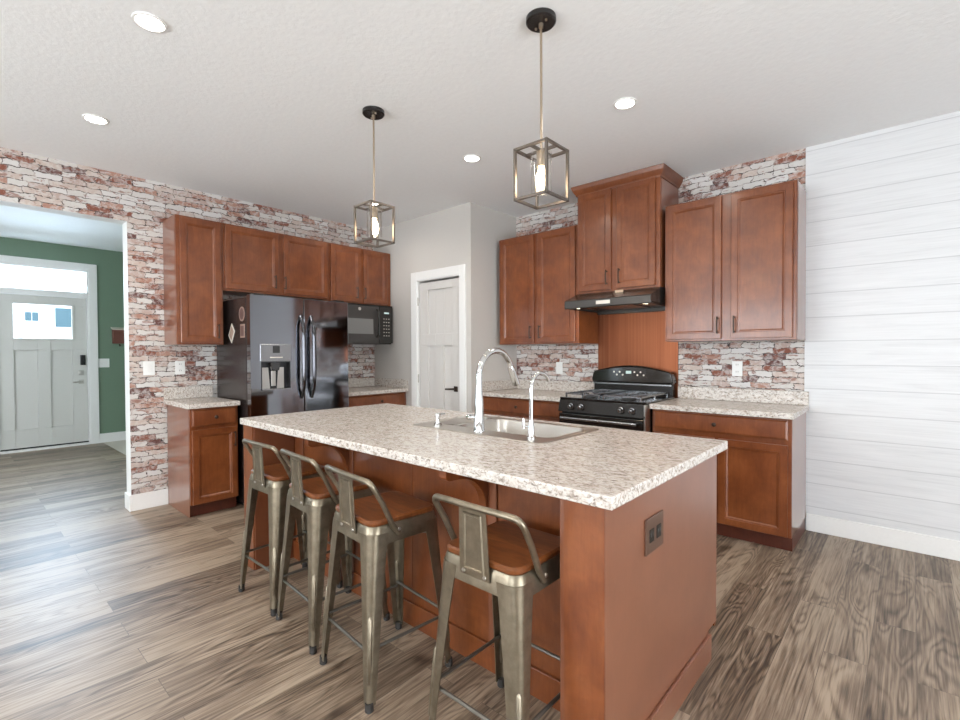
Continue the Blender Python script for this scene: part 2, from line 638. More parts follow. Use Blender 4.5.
# ------------------------------------------------------------------ the setting
XR, YB, XH, YH0, YH1 = 8.0, -8.0, -4.085, -5.9, -1.6
fl = M().box(-0.15, XR + .15, YB - .15, 0.15, -0.1, 0)
fl.box(XH - .15, -0.15, YH0 - .15, -2.66, -0.1, 0)
struct('floor', fl, 'floor_planks')
struct('floor_hall_carpet', M().box(XH - .15, -0.15, -2.66, YH1 + .15, -0.1, 0.002), 'carpet_cream')
struct('ceiling', M().box(-0.15, XR + .15, YB - .15, 0.15, H, H + 0.1), 'ceiling_paint')
struct('ceiling_hall', M().box(XH - .15, -0.15, YH0 - .15, YH1 + .15, 2.86, 2.96), 'ceiling_paint')

# left wall with the cased opening to the entry hall
wl = M()
wl.box(-0.15, 0, -3.19, 0.15, 0, 2.86)
wl.box(-0.15, 0, -6.3, -3.19, 2.41, 2.86)
wl.box(-0.15, 0, YB, -6.3, 0, 2.86)
o = struct('wall_left', wl, 'white_paint')
o.data.materials.append(MAT['brick_y'])
for p in o.data.polygons:
    if p.normal.x > 0.9:
        p.material_index = 1
struct('wall_range', M().box(-0.15, XR + .15, 0, 0.15, 0, H), 'brick_x')
struct('wall_shiplap', M().box(4.254, XR, -0.008, 0, 0, H), 'shiplap')
wp = M()
grid_slab(wp, lambda u, d, z: (u, -0.735 + d, z), 0, 1.597, 0, H, 0.11, holes=[(0.80, 1.45, 0, 2.10)])
struct('wall_pantry', wp, 'gray_paint')
struct('wall_pantry_return', M().box(1.487, 1.597, -0.625, 0, 0, H), 'gray_paint')
# walls behind and right of the camera, with windows
wb = M()
grid_slab(wb, lambda u, d, z: (u, YB - d, z), 0, XR + .15, 0, H, 0.15, holes=[(0.7, 3.3, 0.6, 2.3), (4.3, 6.9, 0.6, 2.3)])
struct('wall_back', wb, 'gray_paint')
wr = M()
grid_slab(wr, lambda u, d, z: (XR + d, u, z), YB, 0, 0, H, 0.15, holes=[(-4.9, -2.3, 0.05, 2.15)])
struct('wall_right', wr, 'gray_paint')
for i, (a, b) in enumerate(((0.7, 3.3), (4.3, 6.9))):
    s = shell('window_%d' % (i + 1), (a, YB, 0.6))
    fm = M()
    fm.box(a, a + .06, YB - .12, YB + .015, .6, 2.3).box(b - .06, b, YB - .12, YB + .015, .6, 2.3)
    fm.box(a + .06, b - .06, YB - .12, YB + .015, .6, .66).box(a + .06, b - .06, YB - .12, YB + .015, 2.24, 2.3)
    fm.box((a + b) / 2 - .03, (a + b) / 2 + .03, YB - .12, YB + .01, .66, 2.24)
    fm.build('window_frame', 'trim_white', s)
    M().box(a + .06, b - .06, YB - .08, YB - .07, .66, 2.24).build('window_pane', 'window_glass', s)
s = shell('door_3', (XR, -4.9, 0))
fm = M()
for a, b in ((-4.9, -4.8), (-3.65, -3.55), (-2.4, -2.3)):
    fm.box(XR, XR + .1, a, b, .05, 2.15)
for a, b in ((-4.8, -3.65), (-3.55, -2.4)):
    fm.box(XR, XR + .1, a, b, .05, .15).box(XR, XR + .1, a, b, 2.05, 2.15)
fm.build('door_frame', 'trim_white', s)
M().box(XR + .05, XR + .06, -4.8, -3.65, .15, 2.05).box(XR + .05, XR + .06, -3.55, -2.4, .15, 2.05).build('door_pane', 'window_glass', s)

# entry hall
wh = M()
grid_slab(wh, lambda u, d, z: (XH - d, u, z), YH0 - .15, YH1 + .15, 0, 2.86, 0.14, holes=[(-3.76, -2.80, 0, 2.53)])
struct('wall_hall', wh, 'green_paint')
struct('wall_hall_side', M().box(XH, -.15, YH1, YH1 + .12, 0, 2.86), 'green_paint')
wh2 = M()
grid_slab(wh2, lambda u, d, z: (u, YH0 - d, z), XH, -.15, 0, 2.86, 0.14, holes=[(-2.95, -1.45, .75, 2.25)])
struct('wall_hall_window_side', wh2, 'green_paint')
s = shell('window_3', (-2.95, YH0, .75))  # unseen window, added to go with the hall fill lamp
fm = M().box(-2.95, -2.88, YH0 - .1, YH0 + .02, .75, 2.25).box(-1.52, -1.45, YH0 - .1, YH0 + .02, .75, 2.25)
fm.box(-2.88, -1.52, YH0 - .1, YH0 + .02, .75, .82).box(-2.88, -1.52, YH0 - .1, YH0 + .02, 2.18, 2.25)
fm.build('window_frame', 'trim_white', s)
M().box(-2.88, -1.52, YH0 - .06, YH0 - .05, .82, 2.18).build('window_pane', 'window_glass', s)

# baseboards
struct('baseboard_right', M().box(4.2715, XR, -.024, -.008, 0, .125), 'trim_white', bevel=.004)
bl = M().prism([(-3.19, 0), (-2.926, 0), (-2.926, .135), (-3.19, .135)], 'x', 0, .016).box(-.15, .016, -3.206, -3.19, 0, .135)
struct('baseboard_left', bl, 'trim_white', bevel=.003)
struct('baseboard_hall', M().box(XH, XH + .016, -2.709, YH1, 0, .135), 'trim_white', bevel=.003)
struct('baseboard_pantry', M().box(.63, .705, -.75, -.735, 0, .11).box(1.532, 1.612, -.75, -.735, 0, .11).box(1.597, 1.612, -.735, -.61, 0, .11), 'trim_white')

# pantry door (door_1)
yw = -.735
s = shell('door_1', (1.13, yw, 0))
cs = M()
cs.box(.705, .800, yw - .02, yw, 0, 2.19).box(1.450, 1.532, yw - .02, yw, 0, 2.19).box(.800, 1.450, yw - .02, yw, 2.095, 2.19)
cs.box(.795, .806, yw - .008, yw + .1, 0, 2.095).box(1.444, 1.455, yw - .008, yw + .1, 0, 2.095).box(.806, 1.444, yw - .008, yw + .1, 2.086, 2.097)
cs.build('door_casing', 'trim_white', s, bevel=.003)
dm = M()
grid_slab(dm, lambda u, d, z: (u, yw + .05 - d, z), .812, 1.438, .012, 2.07, .036, recess=[(.945, 1.322, 1.512, 1.985, .020), (.945, 1.066, .22, 1.385, .020), (1.184, 1.322, .22, 1.385, .020)])
dl = dm.build('door_leaf', 'pantry_white', s, bevel=.0025)
hm = M()
for z in (.25, 1.03, 1.87):
    hm.cyl((.808, yw - .004, z - .045), (.808, yw - .004, z + .045), .007, 10)
hm.build('hinge', 'nickel', s)
lv = M()
lv.box(1.345, 1.395, yw + .006, yw + .015, .91, .965)
lv.cyl((1.37, yw + .01, .939), (1.37, yw - .04, .939), .010, 12)
lv.tube([(1.375, yw - .036, .939), (1.32, yw - .040, .937), (1.265, yw - .036, .935)], .009, 10)
lv.build('door_handle', 'bronze', s, smooth=True)
struct('wall_pantry_inside', M().box(.12, 1.48, -.12, -.10, 0, H), 'gray_paint')

# front door with transom (door_2)
s = shell('door_2', (XH, -3.28, 0))
cs = M()
cs.box(XH, XH + .02, -2.800, -2.700, 0, 2.62).box(XH, XH + .02, -3.87, -3.76, 0, 2.62).box(XH, XH + .024, -3.76, -2.800, 2.53, 2.62)
cs.box(XH - .12, XH + .012, -2.820, -2.795, 0, 2.535).box(XH - .12, XH + .012, -3.765, -3.740, 0, 2.535)
cs.box(XH - .12, XH + .012, -3.74, -2.82, 2.505, 2.535).box(XH - .12, XH + .016, -3.74, -2.82, 2.125, 2.20)
cs.build('door_casing', 'trim_white', s, bevel=.003)
M().box(XH - .12, XH + .03, -3.74, -2.82, 0, .03).build('threshold', 'trim_white', s)
M().box(XH - .055, XH - .045, -3.74, -2.82, 2.20, 2.505).build('transom_pane', 'window_glass', s)
M().box(XH - .03, XH - .012, -3.74, -2.82, .03, .048).build('door_bottom_strip', 'dark_gap', s)  # near-black strip filling the gap below the door leaf
dm = M()
grid_slab(dm, lambda u, d, z: (XH - .06 + d, u, z), -3.736, -2.824, .048, 2.12, .046, recess=[(-3.593, -3.357, .295, 1.372, .022), (-3.222, -2.987, .295, 1.372, .022)], holes=[(-3.593, -2.987, 1.532, 2.0)])
dl = dm.build('door_leaf', 'door_cream', s, bevel=.003)
fm = M().box(XH - .02, XH - .004, -3.62, -3.593, 1.505, 2.027).box(XH - .02, XH - .004, -2.987, -2.960, 1.505, 2.027)
fm.box(XH - .02, XH - .004, -3.593, -2.987, 1.505, 1.532).box(XH - .02, XH - .004, -3.593, -2.987, 2.0, 2.027)
fm.build('glass_frame', 'door_cream', s, bevel=.003)
M().box(XH - .042, XH - .034, -3.593, -2.987, 1.532, 2.0).build('door_pane', 'window_glass', s)
M().rbox(XH - .014, XH + .016, -2.905, -2.845, 1.155, 1.30, .008).build('smart_lock', 'black_satin', s, bevel=.003)
hm = M().box(XH - .014, XH - .006, -2.925, -2.865, 1.01, 1.085)
hm.cyl((XH - .01, -2.895, 1.047), (XH + .012, -2.895, 1.047), .02, 16)
hm.build('deadbolt', 'nickel', s, bevel=.002)
hm = M().box(XH - .014, XH - .006, -2.925, -2.865, .885, .945)
hm.cyl((XH - .01, -2.893, .915), (XH + .045, -2.893, .915), .010, 12)
hm.tube([(XH + .042, -2.885, .915), (XH + .045, -2.95, .913), (XH + .042, -3.00, .909)], .009, 10)
hm.build('door_handle', 'nickel', s, smooth=True)

# ground and the house across the street, seen through the door glass
struct('ground_outside', M().box(-40, XH - .15, -30, 25, -.35, -.2), 'asphalt')
nb = thing('neighbor_house', 'pale house seen across the street through the front door glass', 'house', (-15, -2.5, -.2))
M().box(-19, -13, -10, 6, -.2, 4.2).build('siding_wall', 'siding', nb)
M().prism([(-12.7, 4.1), (-19.3, 4.1), (-16, 5.4)], 'y', -10.3, 6.3).build('roof', 'roofing', nb)
mat('blue_pane', (0.03, 0.075, 0.095), 0.4)
wf = M().box(-13.03, -12.985, -2.79, -2.42, 2.18, 2.51).build('window', 'siding', nb)
M().box(-12.984, -12.965, -2.74, -2.615, 2.225, 2.465).box(-12.984, -12.965, -2.595, -2.47, 2.225, 2.465).build('pane', 'blue_pane', wf)
wf = M().box(-13.03, -12.985, -2.16, -1.6, 2.03, 2.66).build('window', 'siding', nb)
M().box(-12.984, -12.965, -2.12, -1.64, 2.08, 2.61).build('pane', 'blue_pane', wf)

# ------------------------------------------------------------------ cabinets
HW = []


def wall_cabinet(label, face, u0, u1, z0, z1, depth, doors, panels=()):
    """face 'x+' on the left wall, 'y-' on the range wall. doors: (u0,u1,z0,z1,handle_u or None)"""
    if face == 'x+':
        loc = (0, (u0 + u1) / 2, z0)
        bx = (0.001, depth, u0, u1, z0, z1)
        pl = depth
    else:
        loc = ((u0 + u1) / 2, 0, z0)
        bx = (u0, u1, -depth, -0.0095, z0, z1)
        pl = -depth
    r = thing('wall_cabinet', label, 'cabinet', loc, 0, 'wall cabinets')
    M().box(*bx).build('body', 'cabinet_wood', r, bevel=.0015)
    for p in panels:
        M().box(*p).build('end_panel', 'cabinet_side', r)
    for (a, b, c, d, hu) in doors:
        dd = cab_door(face, pl, a, b, c, d).build('door', 'cabinet_wood', r)
        if hu is not None:
            off = .02 if face == 'x+' else -.02
            pull(face, pl + off, hu, c + .045, c + .155).build('handle', 'bronze', dd, smooth=True)
    return r


GAP = .003
wall_cabinet('tall single-door wall cabinet left of the refrigerator', 'x+', -2.932, -2.572, 1.39, 2.46, .327, [(-2.905, -2.592, 1.405, 2.445, -2.622)], [(.002, .310, -2.9345, -2.9325, 1.39, 2.46)])
wall_cabinet('two-door wall cabinet above the black refrigerator', 'x+', -2.569, -1.542, 1.868, 2.46, .327, [(-2.552, -2.072, 1.885, 2.445, -2.115), (-2.022, -1.562, 1.885, 2.445, -2.018 + .045 - .047)])
wall_cabinet('two-door wall cabinet above the microwave', 'x+', -1.539, -.742, 1.848, 2.46, .327, [(-1.520, -1.157, 1.865, 2.445, -1.215), (-1.118, -.80, 1.865, 2.445, -1.075 - .04)])
wall_cabinet('two-door wall cabinet left of the range hood', 'y-', 1.66, 2.592, 1.39, 2.465, .37, [(1.690, 2.103, 1.405, 2.45, 2.073), (2.150, 2.560, 1.405, 2.45, 2.182)])
r = wall_cabinet('tallest wall cabinet with crown molding above the range hood', 'y-', 2.594, 3.342, 1.83, 2.72, .395, [(2.612, 2.925, 1.847, 2.705, 2.893), (2.975, 3.305, 1.847, 2.705, 3.008)], [(3.3425, 3.3445, -.375, -.002, 1.83, 2.70)])
# crown moulding
cr = M()
prof = [(0.0, 2.702), (0.010, 2.702), (0.012, 2.715), (0.022, 2.728), (0.036, 2.752), (0.040, 2.768), (0.045, 2.785), (0.0, 2.785)]
rings = []
for ins, z in prof:
    rings.append([(2.594 - ins, -.001, z), (2.594 - ins, -.395 - ins, z), (3.342 + ins, -.395 - ins, z), (3.342 + ins, -.001, z)])
cr.loft(rings, cap=False)
cr.box(2.594, 3.342, -.395, -.001, 2.7205, 2.785)
cr.build('crown_molding', 'cabinet_wood', r)
wall_cabinet('two-door wall cabinet right of the range hood beside white planks', 'y-', 3.372, 4.258, 1.39, 2.465, .37, [(3.392, 3.790, 1.405, 2.45, 3.770), (3.855, 4.238, 1.405, 2.45, 3.882)], [(4.2585, 4.2605, -.35, -.01, 1.39, 2.465)])


def base_cabinet(label, face, u0, u1, fronts, depth=.585, end_panels=()):
    """fronts: ('door'|'drawer', u0,u1,z0,z1, pull_u|None)"""
    toe = .07
    if face == 'x+':
        r = thing('base_cabinet', label, 'cabinet', (0, (u0 + u1) / 2, 0), 0, 'base cabinets')
        M().box(.018, depth, u0, u1, .10, .875).build('body', 'cabinet_wood', r, bevel=.0015)
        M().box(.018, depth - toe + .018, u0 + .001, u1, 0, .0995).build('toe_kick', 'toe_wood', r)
        pl = depth
        s = .02
    else:
        r = thing('base_cabinet', label, 'cabinet', ((u0 + u1) / 2, 0, 0), 0, 'base cabinets')
        M().box(u0, u1, -depth, -.012, .10, .875).build('body', 'cabinet_wood', r, bevel=.0015)
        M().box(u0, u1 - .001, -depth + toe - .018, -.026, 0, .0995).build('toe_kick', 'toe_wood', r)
        pl = -depth
        s = -.02
    for kind, a, b, c, d, hu in fronts:
        if kind == 'drawer':
            q = slab_front(face, pl, a, b, c, d).build('drawer', 'cabinet_wood', r)
            knob(face, pl + s, hu if hu is not None else (a + b) / 2, (c + d) / 2).build('knob', 'bronze', q, smooth=True)
        else:
            q = cab_door(face, pl, a, b, c, d).build('door', 'cabinet_wood', r)
            if hu is not None:
                pull(face, pl + s, hu, d - .155, d - .045).build('handle', 'bronze', q, smooth=True)
    return r


r = base_cabinet('narrow base cabinet with one drawer left of the refrigerator', 'x+', -2.925, -2.560, [('drawer', -2.912, -2.572, .728, .862, -2.74), ('door', -2.912, -2.572, .105, .700, -2.598)])
M().box(.02, .567, -2.9275, -2.9255, 0, .875).build('end_panel', 'cabinet_side', r)
base_cabinet('base cabinet in the corner between refrigerator and pantry door', 'x+', -1.535, -.737, [('drawer', -1.52, -.76, .728, .862, -1.09), ('door', -1.52, -1.15, .105, .700, -1.19), ('door', -1.13, -.76, .105, .700, -1.09)])
base_cabinet('base cabinet between pantry wall and the gas range', 'y-', 1.614, 2.568, [('drawer', 1.63, 2.555, .728, .862, 2.06), ('door', 1.63, 2.08, .105, .700, 2.04), ('door', 2.10, 2.555, .105, .700, 2.14)])
r = base_cabinet('base cabinet right of the gas range with wide drawer', 'y-', 3.358, 4.268, [('drawer', 3.375, 4.248, .735, .862, 3.811), ('door', 3.375, 3.805, .105, .700, 3.78), ('door', 3.832, 4.248, .105, .700, None)])
M().box(4.2685, 4.2705, -.585, -.028, .1, .875).build('end_panel', 'cabinet_side', r)


def counter(label, mm, splash):
    r = thing('countertop', label, 'countertop', mm[1], 0, 'perimeter countertops')
    mm[0].build('slab', 'granite', r, bevel=.004)
    splash.build('backsplash', 'granite', r, bevel=.003)
    return r


counter('short speckled countertop left of the refrigerator', (M().box(.002, .635, -2.950, -2.555, .876, .914), (0.3, -2.75, .876)), M().box(.002, .021, -2.948, -2.557, .9145, 1.015))
counter('speckled countertop under the microwave', (M().box(.002, .635, -1.538, -.738, .876, .914), (0.3, -1.14, .876)), M().box(.002, .021, -1.538, -.738, .9145, 1.012).box(.022, .632, -.757, -.738, .9145, 1.012))
counter('speckled countertop between pantry wall and range', (M().box(1.600, 2.570, -.635, -.002, .876, .914), (2.1, -.3, .876)), M().box(1.621, 2.570, -.021, -.002, .9145, 1.015).box(1.600, 1.620, -.600, -.002, .9145, 1.015))
counter('speckled countertop right of the range by the white planks', (M().box(3.352, 4.285, -.635, -.009, .876, .914), (3.8, -.3, .876)), M().box(3.352, 4.283, -.030, -.009, .9145, 1.015))

# ------------------------------------------------------------------ island
isl = thing('kitchen_island', 'large reddish-brown wooden kitchen island with seating recess', 'island', (3.0, -2.45, 0))
M().box(1.90, 4.06, -2.725, -2.705, 0, .8755).build('back_panel', 'cabinet_wood', isl)
M().prism([(-2.985, 0), (-2.055, 0), (-2.055, .118), (-1.945, .118), (-1.945, .8755), (-2.985, .8755)], 'x', 4.1985, 4.2005).build('end_panel', 'island_side', isl, bevel=.0015)
M().box(1.757, 1.777, -2.985, -1.945, 0, .8755).build('end_panel', 'cabinet_wood', isl, bevel=.0015)
M().box(4.066, 4.198, -2.985, -2.703, 0, .8755).build('end_post', 'cabinet_wood', isl)
M().box(1.7775, 1.885, -2.984, -2.703, 0, .8755).build('end_post', 'cabinet_wood', isl)
M().box(4.046, 4.0655, -2.978, -2.7255, 0, .8755).build('post_trim', 'cabinet_side', isl, bevel=.003)
M().box(1.8855, 1.893, -2.978, -2.7255, 0, .8755).build('post_trim', 'cabinet_side', isl, bevel=.002)
M().box(4.201, 4.213, -2.990, -2.052, 0, .108).build('base_molding', 'island_side', isl, bevel=.003)
M().box(1.8935, 4.0455, -2.738, -2.7255, 0, .11).build('base_molding', 'cabinet_wood', isl, bevel=.002)
for x in (2.0, 2.545, 3.570):
    M().box(x - .022, x + .022, -2.735, -2.7255, .1105, .8755).build('batten', 'cabinet_side', isl, bevel=.002)
M().box(3.050, 3.058, -2.728, -2.7255, .1105, .8755).build('seam_strip', 'cabinet_side', isl)
# corbels: scalloped brackets under the overhang
cp = [(-2.736, .8755), (-2.975, .8755), (-2.975, .845)]
for k in range(0, 9):
    a = radians(180 - 10 * k)
    cp.append((-2.945 + .030 * cos(a) + .0, .845 - .020 * sin(radians(10 * k))))
for k in range(0, 13):
    a = radians(95 - 7.6 * k)
    cp.append((-2.915 + .165 * sin(radians(7.5 * k)), .825 - .145 * (1 - cos(radians(7.5 * k)))))
cp += [(-2.736, .655)]
for x in (2.515, 3.530):
    M().prism(cp, 'x', x - .02, x + .02).build('corbel', 'cabinet_wood', isl, bevel=.002)
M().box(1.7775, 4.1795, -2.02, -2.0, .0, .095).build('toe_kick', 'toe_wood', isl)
M().box(1.7775, 4.198, -1.965, -1.946, .10, .8755).build('front_frame', 'cabinet_wood', isl)
us = [1.79, 2.38, 2.98, 3.58, 4.17]
for a, b in zip(us[:-1], us[1:]):
    q = cab_door('y+', -1.945, a + .01, b - .01, .115, .70).build('door', 'cabinet_wood', isl)
    pull('y+', -1.925, b - .05, .55, .66).build('handle', 'bronze', q, smooth=True)
    q = slab_front('y+', -1.945, a + .01, b - .01, .73, .86).build('drawer', 'cabinet_wood', isl)
    knob('y+', -1.925, (a + b) / 2, .795).build('knob', 'bronze', q, smooth=True)

# island outlet
ol = thing('power_outlet', 'dark bronze power outlet on the island end panel', 'outlet', (4.2, -2.645, .71))
M().box(4.2007, 4.207, -2.718, -2.572, .650, .768).build('cover_plate', 'bronze_plate', ol, bevel=.003)
for yc in (-2.676, -2.618):
    q = M().rbox(4.2075, 4.209, yc - .018, yc + .018, .688, .730, .0007, 2).build('socket', 'black_satin', ol)
    M().box(4.2092, 4.2096, yc - .009, yc - .006, .705, .718).box(4.2092, 4.2096, yc + .006, yc + .009, .705, .718).build('slot', 'slot_dark', q)

# island counter with a cut-out for the sink
SX0, SX1, SY0, SY1 = 2.825, 3.625, -2.475, -2.005
it = thing('island_countertop', 'large speckled countertop on the island around the sink', 'countertop', (3.0, -2.45, .876))
mm = M()


def ring4(x0, x1, y0, y1, z):
    return [(x0, y0, z), (x1, y0, z), (x1, y1, z), (x0, y1, z)]


mm.loft([ring4(SX0, SX1, SY0, SY1, .914), ring4(1.752, 4.232, -3.004, -1.892, .914), ring4(1.752, 4.232, -3.004, -1.892, .876), ring4(SX0, SX1, SY0, SY1, .876), ring4(SX0, SX1, SY0, SY1, .914)], cap=False)
bmesh.ops.remove_doubles(mm.bm, verts=mm.bm.verts, dist=1e-5)
o = mm.build('slab', 'granite', it, bevel=.005, segs=3)

# ------------------------------------------------------------------ sink and taps
sk = thing('kitchen_sink', 'double-bowl stainless sink set in the island counter', 'sink', (3.22, -2.24, .914))


def rrect(x0, x1, y0, y1, z, r, n=6):
    out = []
    for cx, cy, a0 in ((x1 - r, y1 - r, 0), (x0 + r, y1 - r, 90), (x0 + r, y0 + r, 180), (x1 - r, y0 + r, 270)):
        for k in range(n + 1):
            a = radians(a0 + 90 * k / n)
            out.append((cx + r * cos(a), cy + r * sin(a), z))
    return out


OX0, OX1, OY0, OY1 = 2.790, 3.660, -2.510, -1.975
B1 = (2.835, 2.985, -2.385, -2.025)
B2 = (3.025, 3.615, -2.385, -2.025)
rim = M()
zt = .9185


def gslab(x0, x1, y0, y1):
    rim.box(x0, x1, y0, y1, .9145, zt)


rim.loft([rrect(OX0, OX1, OY0, OY1, .9142, .03), rrect(OX0 + .004, OX1 - .004, OY0 + .004, OY1 - .004, zt, .03), rrect(B1[0], B2[1], B1[2], B1[3], zt, .06), rrect(B1[0], B2[1], B1[2], B1[3], .9142, .06)], cap=False)
rim.box(2.9852, 3.0248, -2.380, -2.030, .905, zt)
rim.build('rim', 'sink_steel', sk, smooth=True)
for (x0, x1, y0, y1) in (B1, B2):
    bw = M()
    bw.loft([rrect(x0, x1, y0, y1, .9183, .06), rrect(x0 + .006, x1 - .006, y0 + .006, y1 - .006, .90, .06), rrect(x0 + .014, x1 - .014, y0 + .014, y1 - .014, .76, .06), rrect(x0 + .03, x1 - .03, y0 + .03, y1 - .03, .735, .06)], cap=False)
    bw.bm.faces.new([v for v in bw.bm.verts][-28:])
    q = bw.build('bowl', 'sink_steel', sk, smooth=True, recalc=True)
    M().lathe([(.04, .0), (.042, .003), (.03, .004), (.0, .002)], ((x0 + x1) / 2, (y0 + y1) / 2, .7355)).build('drain', 'steel', q, smooth=True)

ft = thing('kitchen_faucet', 'tall chrome gooseneck kitchen faucet behind the sink', 'faucet', (3.235, -2.44, zt))
fb = M().lathe([(.030, 0), (.030, .006), (.026, .012), (.0245, .09), (.022, .14), (.018, .20), (.016, .23)], (3.235, -2.44, zt + .0005), 28)
fb.build('base', 'chrome', ft, smooth=True)
pts = [(3.235, -2.44, zt + .22), (3.235, -2.44, 1.182)]
for k in range(0, 15):
    a = radians(180 - 11.4 * k)
    pts.append((3.235, -2.308 + .132 * cos(a), 1.188 + .132 * sin(a)))
M().tube(pts, .0155, 14).build('spout', 'chrome', ft, smooth=True)
e = Vector(pts[-1])
d = (Vector(pts[-1]) - Vector(pts[-2])).normalized()
M().tube([e - d * .005, e + d * .01, e + d * .03, e + d * .105, e + d * .11], [.016, .019, .020, .023, .017], 16).build('spray_head', 'chrome', ft, smooth=True)
hd = M().tube([(3.213, -2.44, .985), (3.190, -2.44, .985), (3.188, -2.44, .985), (3.182, -2.44, .985), (3.180, -2.44, .985), (3.158, -2.44, .985)], [.013, .013, .010, .010, .0155, .0145], 16)
hd.tube([(3.166, -2.43, .985), (3.164, -2.38, .992), (3.162, -2.345, .998)], [.006, .005, .0045], 10)
hd.build('handle', 'chrome', ft, smooth=True)

f2 = thing('filter_faucet', 'small slim chrome water tap right of the main faucet', 'faucet', (3.546, -2.43, zt))
M().lathe([(.022, 0), (.022, .005), (.017, .01), (.014, .06), (.009, .085)], (3.546, -2.43, zt + .0005), 24).build('base', 'chrome', f2, smooth=True)
pts = [(3.546, -2.43, zt + .08), (3.546, -2.43, 1.133)]
for k in range(0, 13):
    a = radians(180 - 12.6 * k)
    pts.append((3.546, -2.354 + .076 * cos(a), 1.138 + .076 * sin(a)))
M().tube(pts, .0088, 12).build('spout', 'chrome', f2, smooth=True)
hd = M().tube([(3.54, -2.43, .968), (3.50, -2.43, .968)], .006, 10)
hd.tube([(3.503, -2.43, .96), (3.500, -2.43, 1.005)], [.006, .005], 10)
hd.build('handle', 'chrome', f2, smooth=True)

sd = thing('soap_dispenser', 'short chrome soap dispenser left of the faucet', 'soap dispenser', (2.93, -2.436, zt))
M().lathe([(.022, 0), (.022, .006), (.014, .012), (.013, .03)], (2.93, -2.436, zt + .0005), 24).build('collar', 'chrome', sd, smooth=True)
pm = M().lathe([(.011, .03), (.011, .05), (.016, .052), (.016, .064), (.0, .066)], (2.93, -2.436, zt), 20)
pm.tube([(2.93, -2.43, zt + .058), (2.93, -2.385, zt + .056)], .006, 10)
pm.build('pump', 'chrome', sd, smooth=True)
# ------------------------------------------------------------------ refrigerator
fr = thing('refrigerator', 'black stainless french-door refrigerator with water dispenser', 'refrigerator', (.4, -2.065, 0))
FY0, FY1, FZ = -2.528, -1.600, 1.80
M().box(.04, .70, FY0, FY1, .03, 1.785).build('case', 'fridge_side', fr, bevel=.006)
M().box(.06, .68, FY0 + .02, FY1 - .02, 0, .03).build('base_grille', 'black_matte', fr)
ym = -2.060
# left door with dispenser opening
dm = M()
grid_slab(dm, lambda u, d, z: (.708 + d, u, z), FY0, ym - .003, .715, FZ, .070, holes=[(-2.442, -2.186, 1.000, 1.240)])
ld = dm.build('door', 'dark_steel', fr)
dp = M()
dp.box(.712, .722, -2.442, -2.186, 1.000, 1.240)
dp.box(.722, .777, -2.442, -2.434, 1.000, 1.240).box(.722, .777, -2.194, -2.186, 1.000, 1.240).box(.722, .777, -2.434, -2.194, 1.232, 1.240)
dp.build('dispenser_recess', 'recess_dark', ld)
M().prism([(-2.41, 1.002), (-2.345, 1.002), (-2.36, 1.19), (-2.41, 1.19)], 'x', .7225, .727).prism([(-2.285, 1.002), (-2.222, 1.002), (-2.222, 1.19), (-2.27, 1.19)], 'x', .7225, .727).build('recess_liner', 'steel', ld)
M().box(.7785, .786, -2.450, -2.178, 1.242, 1.390).build('dispenser_panel', 'gray_steel', ld, bevel=.004)
M().box(.7865, .788, -2.345, -2.285, 1.315, 1.375).build('dispenser_screen', 'black_gloss', ld)
M().box(.7865, .788, -2.37, -2.26, 1.272, 1.282).build('dispenser_label', 'label_pale', ld)
nz = M().prism([(-2.36, 1.232), (-2.27, 1.232), (-2.285, 1.165), (-2.345, 1.165)], 'x', .726, .775)
nz.build('dispenser_spout', 'black_gloss', ld, bevel=.004)
M().box(.724, .730, -2.335, -2.295, 1.03, 1.16).build('dispenser_paddle', 'steel', ld, bevel=.003)
M().box(.724, .800, -2.440, -2.188, .9995, 1.010).build('dispenser_tray', 'gray_steel', ld, bevel=.002)
rd = M().box(.708, .778, ym + .003, FY1, .715, FZ).build('door', 'dark_steel', fr, bevel=.006)
fz = M().box(.708, .778, FY0, FY1, .06, .705).build('freezer_drawer', 'dark_steel', fr, bevel=.006)
M().tube([(.778, FY0 + .12, .62), (.825, FY0 + .13, .62), (.835, ym, .62), (.825, FY1 - .13, .62), (.778, FY1 - .12, .62)], .013, 12).build('handle', 'black_gloss', fz, smooth=True)
for yh, dr in ((-2.088, ld), (-1.990, rd)):
    hp = []
    for k in range(17):
        t = k / 16
        b = sin(pi * t)
        hp.append((.783 + .052 * min(1, b * 2.2), yh, .912 + t * .735))
    M().tube(hp, [.013 + .006 * sin(pi * k / 16) for k in range(17)], 12).build('handle', 'handle_black', dr, smooth=True)
for y in (-2.45, -1.68):
    M().box(.60, .77, y - .04, y + .04, 1.8005, 1.815).build('hinge_cover', 'black_matte', fr, bevel=.003)
# magnets on its side
yS = FY0 - .0005
mg = thing('fridge_magnet', 'round magnet high on the refrigerator side', 'magnet', (.62, yS, 1.646), 0)
mmm = M()
mmm.loft([[(.622 + .055 * cos(2 * pi * k / 28), yS, 1.646 + .062 * sin(2 * pi * k / 28)) for k in range(28)], [(.622 + .055 * cos(2 * pi * k / 28), yS - .004, 1.646 + .062 * sin(2 * pi * k / 28)) for k in range(28)]])
mmm.build('disc', 'magnet_paper', mg)
mmm = M()
mmm.loft([[(.622 + .042 * cos(2 * pi * k / 28), yS - .0042, 1.646 + .049 * sin(2 * pi * k / 28)) for k in range(28)], [(.622 + .042 * cos(2 * pi * k / 28), yS - .005, 1.646 + .049 * sin(2 * pi * k / 28)) for k in range(28)]])
mmm.build('picture', 'magnet_dark', mg)
mg = thing('fridge_magnet', 'small rectangular magnet below the round one on the refrigerator side', 'magnet', (.63, yS, 1.50))
M().box(.585, .675, yS - .004, yS, 1.445, 1.56).build('card', 'magnet_paper', mg, bevel=.003)
M().box(.598, .662, yS - .0052, yS - .0042, 1.46, 1.545).build('picture', 'magnet_dark', mg)
